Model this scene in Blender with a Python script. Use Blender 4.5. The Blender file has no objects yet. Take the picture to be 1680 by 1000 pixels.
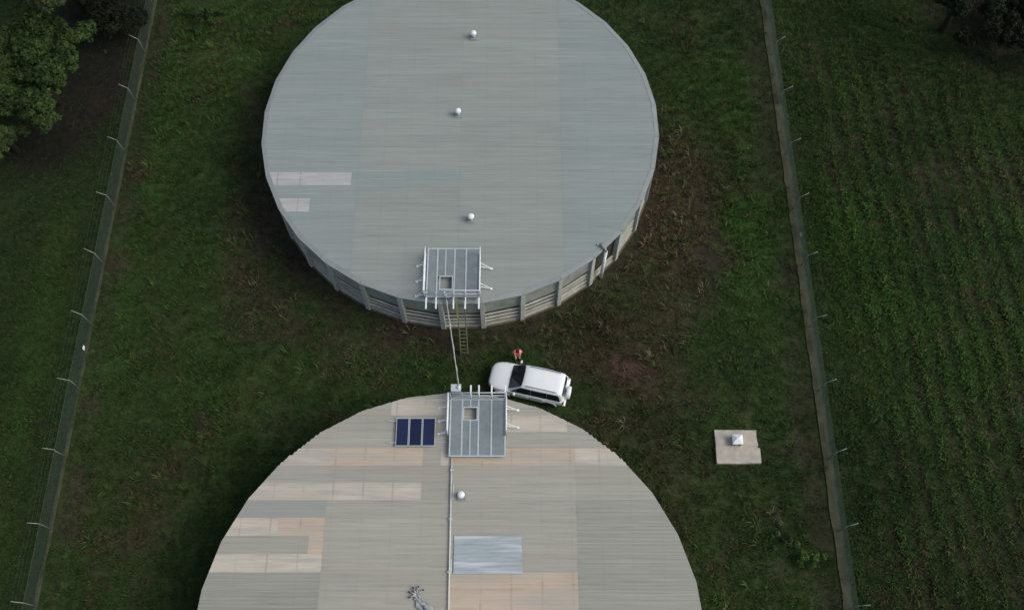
import bpy, bmesh, math, random
import numpy as np
from mathutils import Vector, Matrix, Euler, noise
random.seed(7)
rng = np.random.default_rng(11)
S = bpy.context.scene
C = S.collection
R_ = math.radians
PI = math.pi

# ------------------------------------------------------------------ camera, sky, sun
TILT, FPX, CAMH = R_(24.193), 1550.0, 51.6
cam = bpy.data.cameras.new('camera')
camo = bpy.data.objects.new('camera', cam); C.objects.link(camo)
camo.location = (0, 0, CAMH); camo.rotation_euler = (TILT, 0, 0)
cam.sensor_width = 36; cam.lens = 36 * FPX / 1680; cam.clip_end = 3000; cam.clip_start = 0.5
S.camera = camo
w = bpy.data.worlds.new("World"); S.world = w; w.use_nodes = True
wn = w.node_tree.nodes; wl = w.node_tree.links
bg = wn['Background']; sky = wn.new('ShaderNodeTexSky'); sky.sky_type = 'NISHITA'
sky.sun_disc = False; sky.sun_elevation = R_(46); sky.sun_rotation = R_(98)
sky.dust_density = 4.0; sky.air_density = 1.0; sky.ozone_density = 1.0
hsn = wn.new('ShaderNodeHueSaturation'); hsn.inputs['Saturation'].default_value = .75   # greyer, clouded sky
wl.new(sky.outputs[0], hsn.inputs['Color']); wl.new(hsn.outputs[0], bg.inputs[0]); bg.inputs[1].default_value = 0.12
sd = bpy.data.lights.new('sun', 'SUN'); sd.energy = 0.95; sd.angle = R_(30); sd.color = (1, .95, .88)
so = bpy.data.objects.new('sun', sd); C.objects.link(so)
az, el = R_(98), R_(46)
dvec = Vector((math.sin(az) * math.cos(el), math.cos(az) * math.cos(el), math.sin(el)))
so.rotation_euler = dvec.to_track_quat('Z', 'Y').to_euler(); so.location = (20, 20, 40)
vs = S.view_settings
vs.view_transform = 'Standard'; vs.look = 'None'; vs.exposure = 0.27; vs.gamma = 1; vs.use_curve_mapping = False

def at(px, py, z=0.0):
    """ground position seen at a place of the survey picture, at height z"""
    u = px - 840; v = 500 - py
    d = (u, v * math.cos(TILT) + FPX * math.sin(TILT), v * math.sin(TILT) - FPX * math.cos(TILT))
    k = (z - CAMH) / d[2]
    return d[0] * k, d[1] * k

# ------------------------------------------------------------------ materials
def nt(name):
    m = bpy.data.materials.new(name); m.use_nodes = True
    return m, m.node_tree.nodes, m.node_tree.links, m.node_tree.nodes['Principled BSDF']

def mat(name, col, rough=.7, metal=0., var=.15, scale=3., bump=0., stretch=(1, 1, 1), spec=.3, dirt=None, rnd=0., purlin=None):
    m, n, l, b = nt(name)
    b.inputs['Roughness'].default_value = rough; b.inputs['Metallic'].default_value = metal
    b.inputs['Specular IOR Level'].default_value = spec
    g = n.new('ShaderNodeNewGeometry'); mp = n.new('ShaderNodeMapping'); mp.inputs['Scale'].default_value = stretch
    l.new(g.outputs['Position'], mp.inputs[0])
    tx = n.new('ShaderNodeTexNoise'); tx.inputs['Scale'].default_value = scale; tx.inputs['Detail'].default_value = 6; tx.inputs['Roughness'].default_value = .65
    l.new(mp.outputs[0], tx.inputs[0])
    rp = n.new('ShaderNodeMapRange'); rp.inputs[1].default_value = .3; rp.inputs[2].default_value = .7
    rp.inputs[3].default_value = 1 - var; rp.inputs[4].default_value = 1 + var
    l.new(tx.outputs[0], rp.inputs[0])
    cur = rp.outputs[0]
    if rnd:
        oi = n.new('ShaderNodeObjectInfo'); r2 = n.new('ShaderNodeMapRange')
        r2.inputs[3].default_value = 1 - rnd; r2.inputs[4].default_value = 1 + rnd
        l.new(oi.outputs['Random'], r2.inputs[0])
        mu = n.new('ShaderNodeMath'); mu.operation = 'MULTIPLY'; l.new(cur, mu.inputs[0]); l.new(r2.outputs[0], mu.inputs[1]); cur = mu.outputs[0]
    if purlin:
        sx = n.new('ShaderNodeSeparateXYZ'); l.new(g.outputs['Position'], sx.inputs[0])
        a = n.new('ShaderNodeMath'); a.operation = 'MULTIPLY_ADD'; a.inputs[1].default_value = 1 / purlin[0]; a.inputs[2].default_value = 100.5 - purlin[1] / purlin[0]
        l.new(sx.outputs[0], a.inputs[0])
        f = n.new('ShaderNodeMath'); f.operation = 'FRACT'; l.new(a.outputs[0], f.inputs[0])
        s = n.new('ShaderNodeMath'); s.operation = 'SUBTRACT'; s.inputs[1].default_value = .5; l.new(f.outputs[0], s.inputs[0])
        ab = n.new('ShaderNodeMath'); ab.operation = 'ABSOLUTE'; l.new(s.outputs[0], ab.inputs[0])
        r3 = n.new('ShaderNodeMapRange'); r3.inputs[1].default_value = 0.015; r3.inputs[2].default_value = .045
        r3.inputs[3].default_value = purlin[2]; r3.inputs[4].default_value = 1; r3.interpolation_type = 'SMOOTHSTEP'
        l.new(ab.outputs[0], r3.inputs[0])
        t3 = n.new('ShaderNodeTexNoise'); t3.inputs['Scale'].default_value = 1.3; l.new(g.outputs['Position'], t3.inputs[0])
        r4 = n.new('ShaderNodeMapRange'); r4.inputs[1].default_value = .35; r4.inputs[2].default_value = .6; l.new(t3.outputs[0], r4.inputs[0])
        mx3 = n.new('ShaderNodeMix'); mx3.inputs[2].default_value = 1; l.new(r4.outputs[0], mx3.inputs[0]); l.new(r3.outputs[0], mx3.inputs[3])
        mu = n.new('ShaderNodeMath'); mu.operation = 'MULTIPLY'; l.new(cur, mu.inputs[0]); l.new(mx3.outputs[0], mu.inputs[1]); cur = mu.outputs[0]
    if purlin:
        m2 = n.new('ShaderNodeMapping'); m2.inputs['Scale'].default_value = (.55, 11, 1); l.new(g.outputs['Position'], m2.inputs[0])
        for sd_, lo, hi, val in ((0, .60, .70, .87), (40, .60, .70, 1.09)):
            m3 = n.new('ShaderNodeMapping'); m3.inputs['Location'].default_value = (sd_, sd_, 0); l.new(m2.outputs[0], m3.inputs[0])
            t5 = n.new('ShaderNodeTexNoise'); t5.inputs['Scale'].default_value = .8; t5.inputs['Detail'].default_value = 3; l.new(m3.outputs[0], t5.inputs[0])
            r5 = n.new('ShaderNodeMapRange'); r5.inputs[1].default_value = lo; r5.inputs[2].default_value = hi; r5.inputs[3].default_value = 1; r5.inputs[4].default_value = val
            l.new(t5.outputs[0], r5.inputs[0])
            mu = n.new('ShaderNodeMath'); mu.operation = 'MULTIPLY'; l.new(cur, mu.inputs[0]); l.new(r5.outputs[0], mu.inputs[1]); cur = mu.outputs[0]
    vm = n.new('ShaderNodeVectorMath'); vm.operation = 'SCALE'; vm.inputs[0].default_value = col
    l.new(cur, vm.inputs['Scale'])
    out = vm.outputs[0]
    if dirt:
        t2 = n.new('ShaderNodeTexNoise'); t2.inputs['Scale'].default_value = dirt[1]; t2.inputs['Detail'].default_value = 5
        l.new(mp.outputs[0], t2.inputs[0])
        r3 = n.new('ShaderNodeMapRange'); r3.inputs[1].default_value = .48; r3.inputs[2].default_value = .72; r3.inputs[4].default_value = dirt[2]
        l.new(t2.outputs[0], r3.inputs[0])
        mx = n.new('ShaderNodeMix'); mx.data_type = 'RGBA'; l.new(r3.outputs[0], mx.inputs[0]); l.new(out, mx.inputs[6])
        mx.inputs[7].default_value = (*dirt[0], 1); out = mx.outputs[2]
    l.new(out, b.inputs['Base Color'])
    if bump:
        bp = n.new('ShaderNodeBump'); bp.inputs['Strength'].default_value = bump; bp.inputs['Distance'].default_value = .02
        l.new(tx.outputs[0], bp.inputs['Height']); l.new(bp.outputs[0], b.inputs['Normal'])
    return m

ST = (.12, 3.2, 1)
P2 = (1.52, -.03, .80)
M = {}
M['t1_mid'] = mat('roof grey beige', (.250, .284, .262), .55, .0, .10, 1.9, stretch=ST, rnd=.035, dirt=((.25, .245, .235), .5, .5), purlin=(1.52, -.06, .95))
M['t1_side'] = mat('roof cool grey', (.236, .278, .266), .5, .0, .10, 1.9, stretch=ST, rnd=.035, dirt=((.26, .28, .275), .5, .5), purlin=(1.52, -.06, .96))
M['t1_white'] = mat('bleached fibreglass', (.375, .39, .38), .6, .0, .1, 1.5, stretch=(.5, 2.5, 1), dirt=((.29, .31, .30), .6, .9), purlin=(1.35, -11.2, .70))
M['t2_grey'] = mat('weathered warm grey sheet', (.322, .320, .276), .6, .0, .12, 2.0, stretch=ST, rnd=.045, dirt=((.31, .285, .235), .5, .5), purlin=(1.52, -.03, .95))
M['t2_dark'] = mat('ribbed dark grey sheet', (.277, .284, .245), .6, .0, .14, 2.2, stretch=(.1, 5, 1), rnd=.05, purlin=(1.52, -.03, .96))
M['t2_blue'] = mat('blue grey sheet', (.275, .288, .262), .55, .0, .08, 1.4, stretch=ST, rnd=.03)
M['t2_peach'] = mat('peach fibreglass sheet', (.445, .375, .295), .6, .0, .13, 1.1, stretch=(.4, 3, 1), rnd=.04, dirt=((.34, .335, .29), .55, .95), purlin=P2)
M['t2_cream'] = mat('cream fibreglass sheet', (.45, .42, .355), .6, .0, .14, 1.2, stretch=(.4, 3, 1), rnd=.05, dirt=((.32, .315, .28), .55, .95), purlin=P2)
M['galv'] = mat('galvanised steel', (.47, .53, .55), .45, .1, .10, 4, spec=.5)
M['galv_new'] = mat('new zinc sheet', (.33, .38, .40), .5, .05, .16, 2.0, stretch=(.35, 4, 1), dirt=((.50, .54, .56), .9, 1.4))
M['grating'] = mat('walkway grating', (.205, .245, .255), .6, .1, .14, 2.5)
M['flash'] = mat('rim flashing', (.235, .262, .26), .6, .0, .12, 2.0, rnd=.04)
M['concrete'] = mat('wall concrete', (.40, .43, .40), .85, 0, .15, 3, bump=.3, dirt=((.34, .36, .31), 1.2, .7), rnd=.06)
M['plank'] = mat('weathered wall plank', (.40, .41, .36), .85, 0, .25, 3, bump=.3, dirt=((.22, .22, .17), 1.5, .8), rnd=.2)
M['wall_dark'] = mat('shaded wall core', (.042, .043, .036), .9, 0, .3, 2)  # near-black base colour paints the shade in the gaps between planks
M['wall_panel'] = mat('mossy wall panel', (.27, .30, .265), .85, 0, .25, 2.4, bump=.3, dirt=((.17, .19, .14), 1.2, .8), rnd=.12)
M['slab'] = mat('pad concrete', (.40, .375, .32), .85, 0, .18, 3, bump=.2, dirt=((.27, .26, .23), 1.3, .6))
M['strip'] = mat('mossy concrete strip', (.066, .068, .040), .9, 0, .45, 1.1, bump=.3, dirt=((.034, .036, .018), .45, 1.6))
M['footing'] = mat('footing', (.10, .085, .06), .9, 0, .3, 3)
M['white'] = mat('white car paint', (.76, .81, .82), .25, 0, .02, 2, spec=.5)
M['white_plain'] = mat('white enamel', (.74, .78, .80), .4, 0, .05, 5)
M['glass_dark'] = mat('tinted car glass', (.012, .018, .024), .08, 0, .05, 2, spec=.6)
M['black'] = mat('black rubber', (.02, .02, .02), .7, 0, .2, 8)
M['grey_plastic'] = mat('grey plastic', (.10, .11, .12), .5, 0, .1, 8)
M['red_lens'] = mat('red lamp lens', (.13, .010, .012), .2, 0, .1, 8)
M['lens'] = mat('clear lamp lens', (.35, .38, .42), .15, .2, .1, 8, spec=.6)
M['cell'] = None
M['hivis'] = mat('orange red workwear', (.95, .10, .055), .7, 0, .08, 30)
M['reflect'] = mat('silver reflective tape', (.70, .62, .60), .4, 0, .05, 30)
M['trouser'] = mat('pale grey trousers', (.34, .25, .23), .8, 0, .1, 20)
M['skin'] = mat('skin', (.42, .24, .17), .6, 0, .05, 20)
M['hair'] = mat('dark hair', (.018, .012, .01), .7, 0, .2, 60)
M['timber'] = mat('weathered ladder', (.15, .16, .105), .8, 0, .2, 8)
M['yellow'] = mat('yellow faded paint', (.30, .33, .06), .7, 0, .2, 8)
M['wire'] = mat('fence wire', (.09, .125, .10), .6, .3, .2, 4)
M['post'] = mat('fence post steel', (.17, .19, .17), .6, .3, .2, 4)
M['arm'] = mat('fence arm steel', (.30, .34, .32), .5, .2, .2, 4)
M['bark'] = mat('bark', (.022, .018, .013), .95, 0, .3, 6)
M['cable'] = mat('grey cable conduit', (.36, .37, .35), .6, 0, .15, 5)
M['pvc'] = mat('white pipe', (.56, .57, .54), .45, 0, .1, 3)
M['debris'] = mat('pale grey sheeting', (.30, .32, .32), .6, 0, .25, 7)

def mat_cells():
    m, n, l, b = nt('solar cells'); b.inputs['Roughness'].default_value = .22; b.inputs['Specular IOR Level'].default_value = .35
    g = n.new('ShaderNodeNewGeometry'); sx = n.new('ShaderNodeSeparateXYZ'); l.new(g.outputs['Position'], sx.inputs[0])
    mu = n.new('ShaderNodeMath'); mu.operation = 'MULTIPLY'; mu.inputs[1].default_value = 9.0; l.new(sx.outputs[0], mu.inputs[0])
    f = n.new('ShaderNodeMath'); f.operation = 'FRACT'; l.new(mu.outputs[0], f.inputs[0])
    c = n.new('ShaderNodeMath'); c.operation = 'GREATER_THAN'; c.inputs[1].default_value = .88; l.new(f.outputs[0], c.inputs[0])
    mx = n.new('ShaderNodeMix'); mx.data_type = 'RGBA'; mx.inputs[6].default_value = (.011, .019, .058, 1); mx.inputs[7].default_value = (.03, .04, .07, 1)
    l.new(c.outputs[0], mx.inputs[0])
    oi = n.new('ShaderNodeObjectInfo'); hs = n.new('ShaderNodeHueSaturation'); r = n.new('ShaderNodeMapRange'); r.inputs[3].default_value = .75; r.inputs[4].default_value = 1.5
    l.new(oi.outputs['Random'], r.inputs[0]); l.new(r.outputs[0], hs.inputs['Value']); l.new(mx.outputs[2], hs.inputs['Color']); l.new(hs.outputs[0], b.inputs['Base Color'])
    return m
M['cell'] = mat_cells()

def mat_attr(name, rough, fine=0., trans=0., spec=.2):
    """colour from the mesh's own colour attribute (species / soil colour, plus painted tree shade), with fine noise"""
    m, n, l, b = nt(name); b.inputs['Roughness'].default_value = rough; b.inputs['Specular IOR Level'].default_value = spec
    a = n.new('ShaderNodeAttribute'); a.attribute_name = 'col'
    out = a.outputs['Color']
    if fine:
        g = n.new('ShaderNodeNewGeometry')
        acc = None
        for sc, am in ((2.6, fine), (.35, fine * .6), (9, fine)):
            t = n.new('ShaderNodeTexNoise'); t.inputs['Scale'].default_value = sc; t.inputs['Detail'].default_value = 5; l.new(g.outputs['Position'], t.inputs[0])
            r = n.new('ShaderNodeMapRange'); r.inputs[1].default_value = .3; r.inputs[2].default_value = .7; r.inputs[3].default_value = 1 - am; r.inputs[4].default_value = 1 + am
            l.new(t.outputs[0], r.inputs[0])
            if acc is None: acc = r.outputs[0]
            else:
                mm = n.new('ShaderNodeMath'); mm.operation = 'MULTIPLY'; l.new(acc, mm.inputs[0]); l.new(r.outputs[0], mm.inputs[1]); acc = mm.outputs[0]
        v = n.new('ShaderNodeVectorMath'); v.operation = 'SCALE'; l.new(out, v.inputs[0]); l.new(acc, v.inputs['Scale']); out = v.outputs[0]
    l.new(out, b.inputs['Base Color'])
    return m
M['ground'] = mat_attr('soil and turf', .95, .35, spec=.1)
M['blade'] = mat_attr('grass blades', .7, 0, spec=.15)
M['leaf'] = mat_attr('tree leaves', .7, 0, spec=.08)

# ------------------------------------------------------------------ object helpers
def link(o, parent=None):
    C.objects.link(o)
    if parent is not None: o.parent = parent
    return o
def tag(o, label=None, cat=None, group=None, kind=None):
    if label: o['label'] = label
    if cat: o['category'] = cat
    if group: o['group'] = group
    if kind: o['kind'] = kind
    return o
def empty(name, loc, label, cat, rz=0., group=None):
    o = bpy.data.objects.new(name, None); o.empty_display_size = .3; link(o)
    o.location = loc; o.rotation_euler = (0, 0, rz)
    return tag(o, label, cat, group)

class MB:
    def __init__(s): s.v = []; s.f = []
    def add(s, vs, fs, mtx=None):
        o = len(s.v)
        s.v += [tuple(mtx @ Vector(p)) for p in vs] if mtx is not None else [tuple(p) for p in vs]
        s.f += [tuple(i + o for i in f) for f in fs]
        return s
    def box(s, x0, x1, y0, y1, z0, z1, mtx=None):
        vs = [(x, y, z) for z in (z0, z1) for y in (y0, y1) for x in (x0, x1)]
        return s.add(vs, [(0, 2, 3, 1), (4, 5, 7, 6), (0, 1, 5, 4), (2, 6, 7, 3), (0, 4, 6, 2), (1, 3, 7, 5)], mtx)
    def tube(s, pts, rad, seg=8, caps=True):
        pts = [Vector(p) for p in pts]
        rr = rad if isinstance(rad, (list, tuple)) else [rad] * len(pts)
        vs = []; fs = []
        for i, p in enumerate(pts):
            d = (pts[min(i + 1, len(pts) - 1)] - pts[max(i - 1, 0)]).normalized()
            a = Vector((0, 0, 1)) if abs(d.z) < .9 else Vector((1, 0, 0))
            u = d.cross(a).normalized(); v = d.cross(u)
            for k in range(seg):
                t = 2 * PI * k / seg; vs.append(p + (u * math.cos(t) + v * math.sin(t)) * rr[i])
        for i in range(len(pts) - 1):
            for k in range(seg):
                a = i * seg + k; b = i * seg + (k + 1) % seg
                fs.append((a, b, b + seg, a + seg))
        if caps: fs.append(tuple(range(seg))[::-1]); fs.append(tuple(range((len(pts) - 1) * seg, len(pts) * seg)))
        return s.add(vs, fs)
    def lathe(s, prof, seg=16, c=(0, 0, 0), mtx=None):
        vs = [(c[0] + r * math.cos(2 * PI * k / seg), c[1] + r * math.sin(2 * PI * k / seg), c[2] + z) for r, z in prof for k in range(seg)]
        fs = [(i * seg + k, i * seg + (k + 1) % seg, (i + 1) * seg + (k + 1) % seg, (i + 1) * seg + k) for i in range(len(prof) - 1) for k in range(seg)]
        fs.append(tuple(range(seg))[::-1]); fs.append(tuple(range((len(prof) - 1) * seg, len(prof) * seg)))
        return s.add(vs, fs, mtx)
    def build(s, name, m, parent=None, smooth=False, bevel=0, sub=0):
        me = bpy.data.meshes.new(name); me.from_pydata(s.v, [], s.f); me.update()
        bm = bmesh.new(); bm.from_mesh(me); bmesh.ops.recalc_face_normals(bm, faces=bm.faces)
        bm.to_mesh(me); bm.free()
        if m: me.materials.append(m)
        o = bpy.data.objects.new(name, me); link(o, parent)
        if smooth: me.shade_smooth()
        if bevel:
            b = o.modifiers.new('bevel', 'BEVEL'); b.width = bevel; b.segments = 2; b.limit_method = 'ANGLE'
        if sub:
            b = o.modifiers.new('sub', 'SUBSURF'); b.levels = sub; b.render_levels = sub
        return o

def np_mesh(name, verts, faces4, m, cols=None, parent=None, tri=False):
    n = 3 if tri else 4
    me = bpy.data.meshes.new(name)
    me.vertices.add(len(verts)); me.vertices.foreach_set('co', np.ascontiguousarray(verts, dtype=np.float32).ravel())
    nf = len(faces4); me.loops.add(nf * n); me.loops.foreach_set('vertex_index', np.ascontiguousarray(faces4, dtype=np.int32).ravel())
    me.polygons.add(nf); me.polygons.foreach_set('loop_start', np.arange(nf, dtype=np.int32) * n)
    me.polygons.foreach_set('loop_total', np.full(nf, n, dtype=np.int32))
    me.update(calc_edges=True)
    if cols is not None:
        a = me.color_attributes.new('col', 'FLOAT_COLOR', 'POINT')
        c4 = np.ones((len(verts), 4), np.float32); c4[:, :3] = cols; a.data.foreach_set('color', c4.ravel())
    me.materials.append(m)
    o = bpy.data.objects.new(name, me); link(o, parent)
    return o

# ------------------------------------------------------------------ value noise in numpy
def vnoise(x, y, sc, seed, octv=3):
    r = np.random.default_rng(seed); T = r.random((256, 256)); out = 0; amp = 1; tot = 0
    x = np.asarray(x, float) / sc; y = np.asarray(y, float) / sc
    for o in range(octv):
        xi = np.floor(x).astype(int); yi = np.floor(y).astype(int); fx = x - xi; fy = y - yi
        fx = fx * fx * (3 - 2 * fx); fy = fy * fy * (3 - 2 * fy)
        a = T[xi % 256, yi % 256]; b = T[(xi + 1) % 256, yi % 256]; c = T[xi % 256, (yi + 1) % 256]; d = T[(xi + 1) % 256, (yi + 1) % 256]
        out = out + amp * ((a * (1 - fx) + b * fx) * (1 - fy) + (c * (1 - fx) + d * fx) * fy); tot += amp
        amp *= .55; x = x * 2.03 + 17.3; y = y * 2.03 + 5.1
    return out / tot
def sstep(a, b, x):
    t = np.clip((x - a) / (b - a), 0, 1); return t * t * (3 - 2 * t)

T1 = (-3.13, 33.67); R1 = 12.05
T2 = (-3.04, 4.035); R2 = 12.40
HR = 3.57
XL, XR = -24.9, 17.62      # fence lines
def blobw(x, y, lst):
    out = np.zeros_like(x)
    for px, py, rx, ry, amp in lst:
        cx, cy = at(px, py); ax, ay = at(px + rx, py - ry)
        out += amp * np.exp(-(((x - cx) / max(.3, ax - cx)) ** 2 + ((y - cy) / max(.3, abs(ay - cy))) ** 2) * .9)
    return out
DRY = [(960, 600, 50, 30, .5), (1120, 330, 60, 100, .9), (1090, 430, 80, 90, 1.0), (1020, 560, 80, 60, .9), (1060, 630, 60, 40, .6), (1110, 260, 40, 60, .4), (400, 330, 45, 130, .7),
       (470, 500, 70, 60, .6), (620, 560, 120, 35, .55), (780, 560, 60, 30, .4), (1000, 720, 50, 60, .6), (1080, 800, 40, 60, .5), (250, 850, 80, 90, .4),
       (270, 560, 50, 50, .4), (1180, 930, 60, 60, .4), (310, 760, 60, 60, .4), (560, 610, 60, 30, .3), (900, 540, 70, 30, .4)]
SOIL_SHADE = [(1165, 420, 22, 70, .9), (1120, 500, 45, 35, .5), (1030, 605, 45, 16, 1.0), (395, 330, 40, 120, .5), (480, 470, 50, 60, .7), (600, 555, 120, 22, .55),
        (430, 400, 35, 70, .6), (330, 690, 8, 25, .9), (1080, 700, 15, 60, .5), (150, 50, 95, 100, 1.5), (60, 240, 90, 48, 1.4), (170, 150, 60, 60, .8), (1660, 40, 90, 70, 1.5), (1560, 20, 60, 60, .7),  # the strong blobs in the top corners stand in for tree shade
        (1500, 590, 30, 40, .3), (1430, 270, 16, 40, .3), (1540, 300, 15, 40, .3), (420, 160, 30, 80, .45), (860, 640, 70, 22, .6), (690, 600, 60, 20, .3), (1290, 940, 40, 20, .5)]
LUSH = [(1235, 400, 40, 110, .9), (1230, 150, 50, 110, .6), (260, 250, 50, 160, .8), (200, 500, 40, 100, .5), (1400, 380, 60, 80, .8), (60, 560, 70, 220, .6),
        (1330, 910, 18, 50, .9), (380, 100, 60, 60, .4), (1130, 650, 50, 40, .3), (1480, 520, 60, 60, .5), (350, 700, 60, 60, .5), (1250, 800, 30, 60, .5)]
def fields(x, y):
    """soil (with painted tree shade) / dry / lush weights of the vegetation at ground points"""
    n1 = vnoise(x, y, 4.0, 1); n2 = vnoise(x, y, 1.3, 2); n3 = vnoise(x, y, 9.0, 3)
    dry = blobw(x, y, DRY) + (n1 - .55) * 1.2 + (n2 - .5) * .7
    soil = blobw(x, y, SOIL_SHADE) + (n2 - .62) * .9 + (n1 - .6) * .4  # soil weight also carries the painted tree shade of the top corners
    lush = blobw(x, y, LUSH) + (n3 - .5) * 1.2
    d1 = np.hypot(x - T1[0], y - T1[1]); d2 = np.hypot(x - T2[0], y - T2[1])
    soil = soil + .75 * sstep(14.6, 12.4, d1) + .4 * sstep(14.5, 12.6, d2)
    field = sstep(XR, XR + .6, x); left = sstep(XL + .2, XL - .4, x)
    # barer, darker bands beside the fences
    soil = soil + .62 * sstep(1.7, .3, np.abs(x - (XR - 1.1))) + .5 * sstep(1.0, .2, np.abs(x - (XL + .8)))
    # crop rows of the field, running along the fence, a little wavy
    ph = (x + .8 * vnoise(x * 0, y, 7.0, 9) + .045 * y) / 1.15
    row = .5 + .5 * np.cos(2 * PI * ph)
    rowamp = sstep(XR + 1.2, XR + 3, x) * sstep(48, 40, y + (x - 18) * .55) * (.35 + .9 * vnoise(x, y, 5.0, 12))
    soil = soil * (1 - .3 * field) + (1 - row) * rowamp * .78 - row * rowamp * .25
    dry = dry * (1 - .55 * field) * (1 - .6 * left) + rowamp * .12
    soil = soil - .35 * left * (1 - sstep(.8, 1.1, blobw(x, y, SOIL_SHADE)))
    return np.clip(soil, 0, 1), np.clip(dry, 0, 1), np.clip(lush, 0, 1), field, left, row * rowamp

# ------------------------------------------------------------------ ground
def ground():
    fx = np.arange(-46, 50.01, .3); fy = np.arange(-6, 66.01, .3)
    xs = np.concatenate([[-900, -300, -120, -70], fx, [75, 120, 300, 900]]); ys = np.concatenate([[-900, -300, -100, -30], fy, [75, 120, 300, 900]])
    X, Y = np.meshgrid(xs, ys); nx, ny = len(xs), len(ys)
    x = X.ravel(); y = Y.ravel()
    soil, dry, lush, field, left, row = fields(x, y)
    z = (vnoise(x, y, 2.2, 21) - .5) * .12 + (vnoise(x, y, .7, 22, 2) - .5) * .05
    far = (np.abs(x) > 60) | (y > 70) | (y < -8); z[far] = 0
    # flat under tanks and pad
    for c, r in ((T1, R1), (T2, R2)):
        z *= sstep(r + .2, r + 1.2, np.hypot(x - c[0], y - c[1]))
    z *= sstep(1.7, 2.3, np.maximum(np.abs(x - 12.6), np.abs(y - 14.4)))
    z *= sstep(.5, .9, np.abs(x - XR))
    g = np.array((.024, .042, .013)); gr = np.array((.042, .034, .020)); so_ = np.array((.031, .024, .019)); lu = np.array((.027, .058, .013)); red = np.array((.060, .036, .028))
    c = g + (lu - g) * lush[:, None]; c = c + (gr - c) * dry[:, None] * .9; c = c + (so_ - c) * soil[:, None]
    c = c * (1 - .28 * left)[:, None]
    rd = np.clip(blobw(x, y, [(1030, 605, 42, 16, 1.1), (1100, 320, 30, 30, .4), (480, 550, 30, 20, .4), (250, 420, 10, 60, .3)]), 0, 1)
    c = c + (red - c) * rd[:, None]
    tree_shade = np.clip(blobw(x, y, [(150, 60, 100, 110, 1.3), (60, 245, 90, 45, 1.1), (1665, 35, 85, 65, 1.3)]), 0, 1)   # shade under the trees, painted into the ground colour
    c = c + (np.array((.0105, .011, .0085)) - c) * tree_shade[:, None]
    i = np.arange(nx - 1)[None, :] + nx * np.arange(ny - 1)[:, None]; i = i.ravel()
    F = np.stack([i, i + 1, i + 1 + nx, i + nx], 1)
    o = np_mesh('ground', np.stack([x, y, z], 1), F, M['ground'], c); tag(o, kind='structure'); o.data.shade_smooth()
ground()

def strip(name, x0, x1, y0, y1, seed, m, z=.03):
    n = 120; vs = []; fs = []
    r = random.Random(seed)
    for i in range(n + 1):
        y = y0 + (y1 - y0) * i / n
        a = x0 + .10 * (noise.noise((y * .5, seed, 0)) + .5 * noise.noise((y * 1.9, seed, 2)))
        b = x1 + .05 * noise.noise((y * .8, seed, 5))
        vs += [(a, y, -.05), (a, y, z), (b, y, z), (b, y, -.05)]
    for i in range(n):
        for k in range(3): fs.append((4 * i + k, 4 * i + k + 1, 4 * i + 5 + k, 4 * i + 4 + k))
    mb = MB(); mb.add(vs, fs); o = mb.build(name, m); tag(o, kind='structure')
strip('fence_kerb', XR - .28, XR + .22, -3, 52, 3, M['strip'], .06)
strip('fence_kerb', XL - .12, XL + .06, -3, 52, 8, M['strip'], .06)

# ------------------------------------------------------------------ fences
def fence(x, side, ys, seed, label):
    f = empty('security_fence', (x, 22, 0), label, 'fence', 0, 'fences along the tank yard')
    L0, L1 = -2.0, 52.0; H = 1.5
    ang = R_(35)
    for yy in ys:
        y = yy - 22
        lx = random.uniform(-.03, .03)
        MB().tube([(0, y, -.1), (lx, y + random.uniform(-.05, .05), H)], .026, 8).build('post', M['post'], f, smooth=True)
        a = MB().tube([(0, y, H - .04), (side * .60 * math.cos(ang), y + random.uniform(-.03, .12), H + .60 * math.sin(ang))], .019, 6).build('outrigger_arm', M['arm'], f, smooth=True)
    for k, t in enumerate((.35, .66, .97)):
        pts = []
        yy = L0
        while yy <= L1:
            pts.append((side * .60 * t * math.cos(ang), yy - 22, H + .60 * t * math.sin(ang) - .02 * abs(math.sin(yy * PI / 4)))); yy += 1.0
        MB().tube(pts, .0022, 4).build('barbed_wire', M['wire'], f)
    MB().tube([(0, L0 - 22, H - .02), (0, L1 - 22, H - .02)], .005, 4).build('top_wire', M['wire'], f)
    # chain link diamonds: real wires, joined because nobody could count them
    V = []; F = []
    sp = .085; n = int((L1 - L0) / sp); wd = .0042
    for s in (1, -1):
        for i in range(n):
            y0 = L0 - 22 + i * sp; y1 = y0 + s * H * .95
            a = min(max(y0, L0 - 22), L1 - 22); b = min(max(y1, L0 - 22), L1 - 22)
            za, zb = .03, .03 + (H - .05) * abs(b - a) / (H * .95)
            o = len(V)
            for (yy, zz) in ((a, za), (b, zb)):
                V += [(-wd, yy, zz), (wd * .6, yy - wd, zz), (wd * .6, yy + wd, zz)]
            F += [(o, o + 1, o + 4, o + 3), (o + 1, o + 2, o + 5, o + 4), (o + 2, o, o + 3, o + 5)]
    o = np_mesh('chain_link_mesh', np.array(V), np.array(F), M['wire'], None, f); tag(o, kind='stuff')
    return f
YP = [1.9 + 4.0 * k for k in range(13)]
fl = fence(XL, -1, YP, 1, 'long chain link fence between the tank yard and the smooth grass under the leafy tree')
fr = fence(XR, 1, [y - .15 for y in YP], 2, 'long chain link fence on a mossy kerb beside the rough rowed field')
def fence_sign(loc, label, rz):
    s = empty('fence_sign', loc, label, 'sign', rz, 'plates on the fences')
    MB().box(-.004, .004, -.12, .12, 0, .26).build('sign_plate', M['white_plain'], s)
    MB().box(-.012, -.005, -.10, -.08, .22, .24).box(-.012, -.005, .08, .10, .22, .24).build('fixing_clip', M['post'], s)
x, y = at(129, 571, .5); fence_sign((XL + .05, y, .45), 'small white plate hanging on the fence near the smooth grass', 0)
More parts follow.
